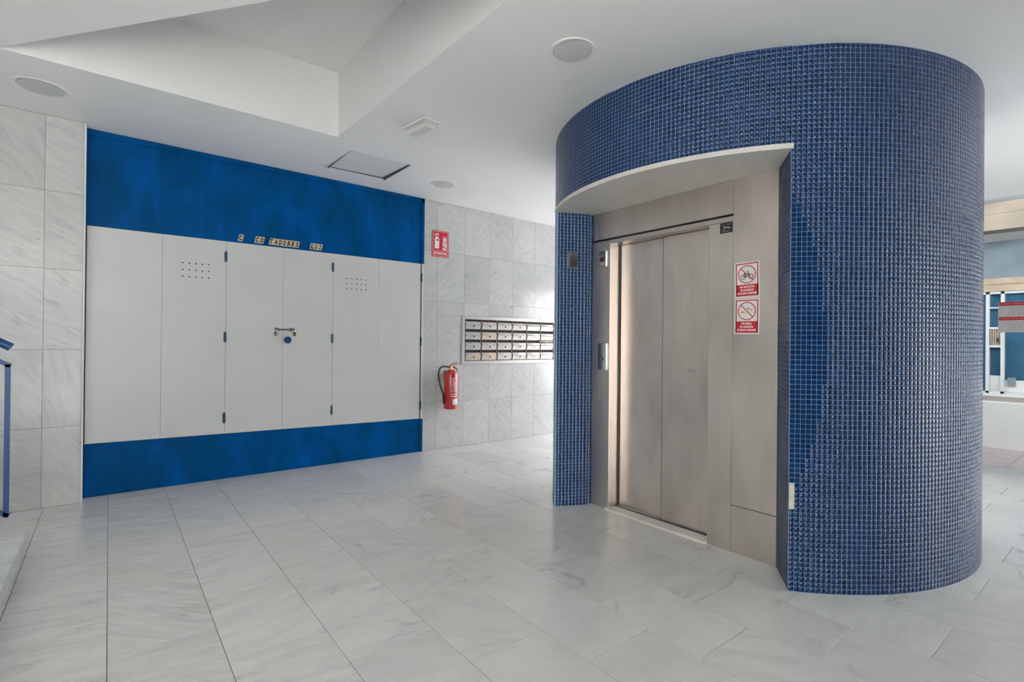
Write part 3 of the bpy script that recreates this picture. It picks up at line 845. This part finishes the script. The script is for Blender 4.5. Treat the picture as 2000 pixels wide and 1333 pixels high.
# ------------------------------------------------------------------ fire extinguisher
ex = thing('fire_extinguisher', 'red fire extinguisher with black hose hung on the marble wall', 'fire extinguisher', (3.195, 5.222, .485))
B().lathe([(.055, 0), (.074, .004), (.080, .016), (.080, .395), (.076, .420), (.060, .445), (.035, .462), (.022, .468)], 36).make('cylinder', M['extred'], ex, smooth=True)
B().lathe([(.020, .466), (.020, .49), (.017, .492), (.017, .515), (.010, .518)], 20).make('valve', M['brass'], ex, smooth=True)
bb = B(); bb.box(-.018, -.014, .490, .020, .014, .520, .004); bb.tube([(.0, 0, .515), (.03, 0, .530), (.075, 0, .541), (.095, 0, .543)], [.009, .009, .007, .006], 8)
bb.make('lever', M['extred'], ex)
bb = B(); bb.tube([(.0, 0, .495), (.04, 0, .497), (.075, 0, .480), (.095, 0, .450)], [.009, .009, .007, .006], 8); bb.make('carry_handle', M['dark'], ex)
B().tube([(-.012, 0, .497), (-.05, 0, .502), (-.105, 0, .508), (-.145, 0, .490), (-.165, 0, .44), (-.165, 0, .38), (-.145, 0, .30), (-.118, 0, .225), (-.098, 0, .17)], .0105, 10).make('hose', M['dark'], ex, smooth=True)
B().tube([(-.098, 0, .175), (-.092, 0, .12), (-.088, 0, .07)], [.014, .013, .017], 10).make('nozzle', M['dark'], ex, smooth=True)
def wraplabel(name, a0_, a1_, z0, z1, mat, rr=.0806):
    V = []; F = []; k_ = 12
    for i in range(k_ + 1):
        a = math.radians(a0_ + (a1_ - a0_) * i / k_)
        V += [(rr * math.cos(a), rr * math.sin(a), z0), (rr * math.cos(a), rr * math.sin(a), z1)]
    F = [(2 * i, 2 * i + 2, 2 * i + 3, 2 * i + 1) for i in range(k_)]
    return link(name, mesh(name, V, F, mat, True), ex)
M['lab1'] = simple('pinkish printed label', (.62, .22, .24), .4, var=.6, scale=45)
wraplabel('printed_label', -118, -20, .20, .375, M['lab1'])
wraplabel('instruction_label', -105, -32, .055, .125, simple('white printed label', (.62, .64, .65), .4, var=.3, scale=70))
wraplabel('band_label', -118, -20, .150, .185, M['paper'])
wraplabel('red_band', -118, -20, .16, .176, M['red'], .0809)
bb = B(); bb.box(-.02, .075, .36, .02, .110, .42, .003); bb.box(-.03, .104, .33, .03, .1115, .45, .002); bb.make('wall_bracket', M['dark'], ex)

# ------------------------------------------------------------------ stairs at the left edge
stt = thing('marble_staircase', 'pale marble stair steps rising to the left', 'stairs', (-.39, 4.05, 0))
for i in range(5):
    h = .132 + i * .165; x = -.30 * i; base = 0
    q = [(x + .015, -3.0), (x + .015, .07 if i == 0 else .07), (x - .32, .07), (x - .32, -3.0)]
    B().prism(q[::-1] if False else q, h - .028, h).make('tread', M['stepm'], stt, color=.5)
    B().box(x - .30, -3.0, 0, x, .0, h - .0285, 0).make('riser', M['stepm'], stt, color=.5)
rl = thing('stair_railing', 'blue metal stair railing with slim square frame and thick handrail', 'railing', (-.43, 3.985, 0))
sl = .62
def rp(dx_, z): return (-dx_, 0, z + dx_ * sl)
bb = B(); L_ = 1.3
bb.tube([(-.012, 0, .272 + .010), (-.012, 0, 1.130)], .011, sq=True); bb.tube([(0, 0, .283), rp(L_, .283)], .011, sq=True); bb.tube([(0, 0, 1.120), rp(L_, 1.120)], .011, sq=True)
bb.make('panel_frame', M['bluerail'], rl)
bb = B(); bb.tube([(.0, 0, 1.225), rp(L_, 1.225)], .023, 14); bb.make('handrail', M['bluerail'], rl, smooth=True)
bb = B()
for d_ in (.5, 1.1): bb.tube([(-d_, .0, .299 if d_ < 1 else .629), (-d_, 0, 1.21 + d_ * sl)], .014, 10)
bb.make('post', M['bluerail'], rl)

# ------------------------------------------------------------------ glazing at the right
M['frm'] = simple('white aluminium frame', (.62, .63, .64), .35, .3)
def glazing(name, L, top, posts, mat4):
    g = link(name, None, mat4=mat4, kind='structure')
    bb = B(); bb.rect(0, 0, L, .035, -.03, .03); bb.rect(0, .035, L, .05, -.012, .012); bb.make('bottom_rail', M['frm'], g)
    bb = B(); bb.rect(0, top - .045, L, top, -.03, .03); bb.rect(0, top - .06, L, top - .045, -.008, .008); bb.make('top_rail', M['frm'], g)
    for p_ in posts: B().rect(p_ - .025, .035, p_ + .025, top - .045, -.03, .03).make('mullion', M['frm'], g)
    ps = [0] + list(posts) + [L]
    for a, b in zip(ps, ps[1:]):
        if b - a > .1: B().rect(a + .02, .05, b - .02, top - .06, -.004, .004).make('glass_pane', M['glass'], g)
    return g
glazing('window_1', 10.3, 2.845, [.03, 1.5, 2.2, 3.1, 4.7, 6.3, 7.9, 9.4, 10.27], Matrix(((0, 0, -1, 7.215), (-1, 0, 0, 5.33), (0, 1, 0, 0), (0, 0, 0, 1))))
glazing('window_added', 7.83, 2.72, [.03, 1.6, 3.2, 4.8, 6.4, 7.8], Matrix(((1, 0, 0, -3.55), (0, 0, -1, -5.02), (0, 1, 0, 0), (0, 0, 0, 1))))  # unseen glazed front, added to let soft light in

# notice on the glass
t = thing('glass_notice', 'grey notice board with two red header bars on the street glazing', 'sign', mat4=frame_lift(7.175, 1.033, 1.588))
B().rect(0, -.155, .62, .155, 0, .006).make('board', simple('grey notice board', (.36, .34, .33), .5), t)
bb = B(); bb.rect(.006, .115, .614, .153, .0061, .007); bb.rect(.006, -.032, .614, .002, .0061, .007); bb.make('header_bar', simple('dark red print', (.30, .006, .02), .6), t)
bb = B()
for v in (.134, -.015):
    u = .02
    while u < .58:
        l_ = rnd.uniform(.008, .02); bb.rect(u, v - .006, u + l_, v + .006, .0071, .0074); u += l_ + rnd.choice([.004, .004, .004, .016])
bb.make('header_lettering', simple('pink lettering', (.42, .10, .11), .6), t)
bb = B()
for k_ in range(5):
    for vv in (.095, -.055):
        u = .06 + rnd.uniform(0, .05)
        while u < .55:
            l_ = rnd.uniform(.02, .06); bb.rect(u, vv - k_ * .018 - .003, u + l_, vv - k_ * .018 + .003, .0061, .0065); u += l_ + .01
bb.make('small_print', simple('grey small print', (.22, .21, .21), .5), t)

# ------------------------------------------------------------------ street outside
B().box(7.3, -12, -.15, 9.0, 14, -.012).make('pavement', M['grout'], kind='structure')
pv = bpy.data.objects['pavement']
M['pav'] = simple('reddish grey paving', (.30, .255, .265), .6, var=.12, scale=6)
for i in range(4):
    for j in range(14):
        x = 7.31 + i * .42; y = -1.5 + j * .42
        B().box(-.207, -.207, -.02, .207, .207, 0, .003).make('paving_slab', M['pav'], pv, loc=(x + .207, y + .207, -.01 + rnd.uniform(0, .002)))
t = tag(B().box(8.93, -12, -.1, 9.1, 14, .575).make('garden_wall', simple('white rendered wall', (.60, .60, .585), .7)), 'low white rendered wall across the pavement outside', 'wall')
tr = B().box(9.1, -12, .2, 10.3, 14, .56).make('terrace', simple('brown terrace', (.30, .25, .24), .7, var=.1), kind='structure')
nb_ = thing('neighbouring_building', 'building across the street with board-marked concrete beam and white framed windows', 'building', (10.3, 1.2, 0))
def fb(name, mat, x0, x1, y0, y1, z0, z1, **kw): return B().box(x0, y0, z0, x1, y1, z1, 0).make(name, mat, nb_, **kw)
M['conc'] = simple('board marked concrete', (.19, .158, .13), .8, var=.22, scale=3, bump=.4)
M['bluegrey'] = simple('blue grey render', (.17, .215, .26), .7, var=.15, scale=3)
M['timber'] = simple('pale timber band', (.38, .30, .225), .6, var=.15, scale=4)
M['white2'] = simple('white render', (.60, .61, .61), .6)
M['bluepane'] = simple('blue window pane', (.03, .10, .17), .08, var=.3, scale=2, coat=.5)
for i in range(3): fb('concrete_board', M['conc'], -1.0 + .004 * (i % 2), -.7, -12, 12, 2.85 + i * .22, 3.066 + i * .22)
fb('shade_storeys', M['white2'], .3, .6, -14, 14, 2.0, 8.0)  # unseen storeys, raised to keep the sun off the street
fb('soffit', M['white2'], -.7, .3, -12, 12, 2.85, 2.95)
fb('upper_wall', M['bluegrey'], .03, .3, -12, 12, 2.30, 2.85)
fb('timber_band', M['timber'], -.02, .3, -12, 12, 2.21, 2.30); fb('timber_band', M['timber'], -.01, .3, -12, 12, 2.105, 2.205)
fb('sill', M['white2'], -.03, .3, -12, 12, .55, .60)
fb('room_back', M['bluepane'], .08, .3, -12, 12, .60, 2.10)
# window frames: y measured across the facade (camera sees about 1.42 to 1.62 m)
M['wf'] = simple('white window frame', (.50, .52, .55), .4)
def yy(y): return y - 1.2
ys = [-2.2, -.9, .3, 1.445, 1.60, 2.9, 4.2]
for y in (-2.2, -.9, .2, 1.437, 1.600, 2.9, 4.2): fb('window_post', M['wf'], .0, .08, yy(y) - .02, yy(y) + .02, .60, 2.10)
fb('window_rail', M['wf'], .0, .08, -12, 12, 2.07, 2.10)
fb('window_rail', M['wf'], .0, .08, -12, 12, .60, .63)
fb('transom', M['wf'], .0, .08, yy(1.457), yy(1.58), 1.855, 1.875)
fb('transom', M['wf'], .0, .08, yy(1.457), yy(1.58), 1.55, 1.58)
fb('transom', M['wf'], .0, .08, yy(1.457), yy(1.58), 1.28, 1.31)
for i in range(5): fb('louvre_slat', M['timber'], .02, .06, yy(1.458 + i * .0245), yy(1.474 + i * .0245), 1.31, 1.55)
fb('vent_box', M['dark'], -.01, .05, yy(1.475), yy(1.50), 1.36, 1.42)
fb('white_panel', M['white2'], .06, .075, yy(-.88), yy(1.42), .63, .80); fb('dark_bollard', M['bluegrey'], .03, .055, yy(1.30), yy(1.385), .72, .84)
fb('white_panel', M['white2'], .06, .075, yy(1.457), yy(1.58), .63, .86)
